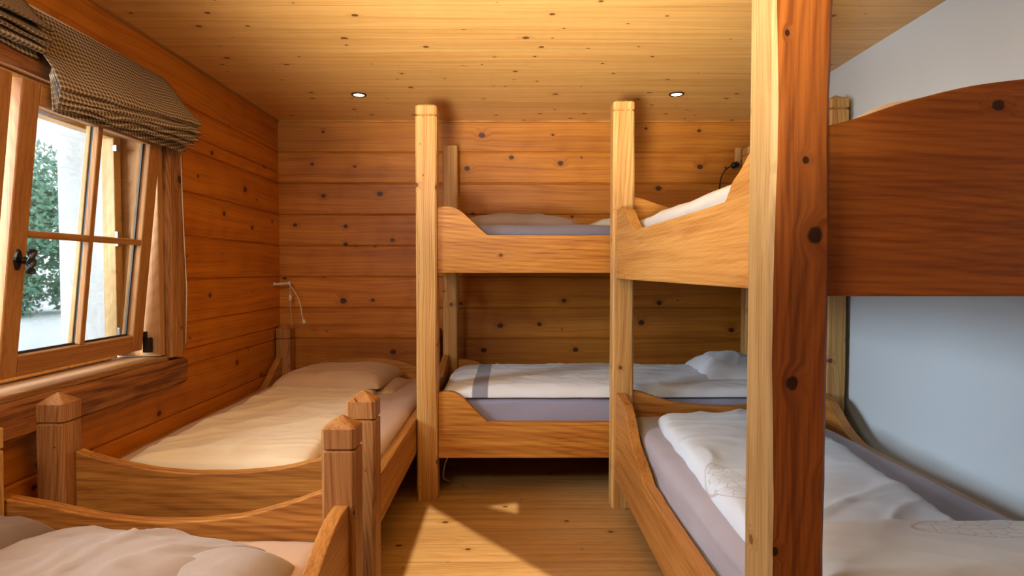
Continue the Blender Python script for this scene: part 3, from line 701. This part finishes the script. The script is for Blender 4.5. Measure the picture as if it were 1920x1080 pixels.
build('post', post(-.585,-.480,-.3,-.2,0,.795,cap=.075,tip=.042,seed=44), W_postZ, nb)
build('footboard', board('X',-1.553,-.585,-.27,-.225,.2,.5,n=20), W_boardX, nb, bevel=.004)
slats(nb,-1.60,-.547,-.2,1.82,.24,'Y')
single('mattress', mattress(-1.595,-.552,-.2,1.82,.262,.415,seed=9), F_beige, 'taupe sheeted mattress of the near left bed, under the pillows', 'mattress')
single('pillow', soft([(-1.52,1.24),(-.74,1.20),(-.70,1.70),(-1.36,1.76)],.43,.090,.024,72,ang=1.0,e=2.6,rim=.6,bow=.035,f1=2.4,f2=12,low=.01), F_pilg, 'large creased taupe pillow on the near left bed', 'pillow')
single('pillow', soft([(-.95,1.22),(-.565,1.18),(-.60,1.64),(-.95,1.68)],.413,.085,.012,73,ang=.8,e=2.8,rim=.6,bow=.03), F_pilg, 'smaller taupe pillow beside the near left bed rail, under the creased one', 'pillow')
single('duvet', soft([(-1.59,1.30),(-1.36,1.30),(-1.36,1.79),(-1.59,1.79)],.413,.115,.02,74,ang=1.0,e=3,rim=.6,f2=10), F_brown, 'dark taupe folded duvet against the wall side of near left bed', 'duvet')

# ------------------------------------------------------------------ lamps
for i, (x, y, lab) in enumerate(((-.945, 3.71, 'round recessed ceiling spotlight on the window side of the room'), (1.04, 3.69, 'round recessed ceiling spotlight nearer the white right wall'))):
    r = empty('ceiling_spotlight', (x, y, ZC-.006), lab, 'ceiling light', 'recessed ceiling spotlights')
    bm = bmesh.new(); prof = [(.048,0),(.046,-.006),(.036,-.007),(.033,-.002)]; rings = []
    for (rad, dz) in prof: rings.append([bm.verts.new((x+rad*math.cos(a), y+rad*math.sin(a), ZC+dz)) for a in [2*math.pi*k/32 for k in range(32)]])
    for A, B in zip(rings, rings[1:]):
        for k in range(32): bm.faces.new((A[k], A[(k+1)%32], B[(k+1)%32], B[k]))
    build('rim', bm, M_rim, r, smooth=True)
    bm = bmesh.new(); bm.faces.new([bm.verts.new((x+.033*math.cos(a), y+.033*math.sin(a), ZC-.003)) for a in [2*math.pi*k/32 for k in range(32)]])
    build('lamp_glass', bm, M_bulb, r)
def lerp_curve(pts, n=24):
    out = []
    for i in range(len(pts)-1):
        p = [Vector(pts[j]) for j in (max(i-1,0), i, i+1, min(i+2,len(pts)-1))]
        for k in range(n):
            t = k/n; out.append(.5*((2*p[1])+(p[2]-p[0])*t+(2*p[0]-5*p[1]+4*p[2]-p[3])*t*t+(3*p[1]-p[0]-3*p[2]+p[3])*t**3))
    out.append(Vector(pts[-1])); return out
wl = empty('reading_lamp', (XL, 4.24, 1.15), 'slim white reading lamp with thin bent arm in the back left corner', 'lamp')
build('wall_bracket', tube([(XL,4.24,1.15),(XL+.012,4.24,1.15),(XL+.013,4.24,1.15),(XL+.09,4.26,1.155),(XL+.095,4.26,1.155),(XL+.115,4.26,1.158)], [.014,.014,.009,.009,.013,.012], 14), M_wht, wl, smooth=True)
build('arm', tube(lerp_curve([(XL+.105,4.25,1.155),(XL+.17,4.2,1.09),(XL+.215,4.16,1.02),(XL+.245,4.12,.935),(XL+.262,4.1,.90)],8), .0035, 8), M_wht, wl, smooth=True)
build('lamp_head', tube([(XL+.258,4.105,.912),(XL+.262,4.1,.90),(XL+.266,4.098,.886),(XL+.268,4.096,.876)], [.005,.009,.013,.011], 14), M_wht, wl, smooth=True)
build('cord', tube([(XL+.11,4.26,1.15),(XL+.112,4.26,1.0),(XL+.118,4.27,.84)], .002, 6), M_wht, wl, smooth=True)
build('cord_switch', tube([(XL+.111,4.26,1.075),(XL+.111,4.26,1.068),(XL+.111,4.26,1.03),(XL+.111,4.26,1.023)], [.004,.010,.010,.004], 10), M_wht, wl, smooth=True)
dl = empty('reading_lamp', (1.66, YB, 2.05), 'black reading lamp with curved neck on back wall, above right bunk', 'lamp')
build('mounting_block', boxes((1.655,1.70,YB-.03,YB,2.03,2.15)), W_postZ, dl, bevel=.004)
build('lamp_head', tube([(1.66,YB-.045,2.035),(1.65,YB-.06,2.02),(1.62,YB-.07,2.01),(1.61,YB-.072,2.005)], [.012,.024,.022,.012], 14), M_black, dl, smooth=True)
build('neck', tube(lerp_curve([(1.61,YB-.07,2.008),(1.575,YB-.06,1.985),(1.545,YB-.05,1.935),(1.54,YB-.03,1.87),(1.545,YB-.01,1.80)],8), .005, 8), M_black, dl, smooth=True)
tag(build('power_cable', tube(lerp_curve([(-.345,3.33,.27),(-.35,3.32,.20),(-.375,3.33,.13),(-.383,3.36,.05),(-.35,3.42,.006)],8), .004, 8), M_wht, smooth=True), 'short white cable hanging under the back bunk beside its left front post', 'cable')

# ------------------------------------------------------------------ light
def area(name, loc, target, sx, sy, power, col):
    L = bpy.data.lights.new(name, 'AREA'); L.shape = 'RECTANGLE'; L.size = sx; L.size_y = sy; L.energy = power; L.color = col
    o = bpy.data.objects.new(name, L); COL.objects.link(o); o.location = loc
    o.rotation_euler = (Vector(target)-Vector(loc)).to_track_quat('-Z', 'Y').to_euler(); return o
L = bpy.data.lights.new('low_sun', 'SPOT'); L.energy = 26000; L.shadow_soft_size = .05; L.spot_size = math.radians(7); L.spot_blend = .2; L.color = (1, .88, .68)
o = bpy.data.objects.new('low_sun', L); COL.objects.link(o); o.location = SPOS
o.rotation_euler = (Vector((-.3, YN, 1.85))-SPOS).to_track_quat('-Z', 'Y').to_euler()
p = area('window_portal', (-1.95, 1.97, 1.38), (0, 1.97, 1.38), 1.7, 1.05, 1, (1,1,1)); p.data.cycles.is_portal = True
area('room_fill', (-1.15, .1, 2.2), (.1, 3.6, 1.5), .9, .3, 17, (1, .96, .88))
area('window_daylight', (-3.1, 1.0, 1.75), (1.2, 2.7, .85), 1.3, 1.0, 145, (.82, .91, 1.0))
L = bpy.data.lights.new('ceiling_bounce', 'SPOT'); L.energy = 860; L.shadow_soft_size = .2; L.spot_size = math.radians(55); L.spot_blend = 1.0; L.color = (1, .93, .80)
o = bpy.data.objects.new('ceiling_bounce', L); COL.objects.link(o); o.location = (-.4, -.4, .95)
o.rotation_euler = (Vector((-.02, 1.85, 2.35))-o.location).to_track_quat('-Z', 'Y').to_euler()
W = bpy.data.worlds.new('sky'); S.world = W; W.use_nodes = True; nt = W.node_tree
bg = nt.nodes['Background']; bg.inputs[0].default_value = (.80,.90,1.0,1); bg.inputs[1].default_value = 3.4

# ------------------------------------------------------------------ camera
cam = bpy.data.cameras.new('camera'); co = bpy.data.objects.new('camera', cam); COL.objects.link(co); S.camera = co
cam.sensor_width = 36; cam.lens = 1100/1920*36; cam.clip_start = .02
co.location = (0, 0, EYE)
co.rotation_euler = (math.radians(90)-math.atan(32/1100), 0, -math.atan(4/1100))
S.view_settings.view_transform = 'Standard'; S.view_settings.look = 'None'
S.view_settings.exposure = .47; S.view_settings.gamma = 1.0
S.cycles.use_denoising = True
S.cycles.max_bounces = 6; S.cycles.diffuse_bounces = 3; S.cycles.adaptive_threshold = .08; S.cycles.time_limit = 1050; S.cycles.caustics_reflective = False; S.cycles.caustics_refractive = False
S.cycles.sample_clamp_indirect = 6
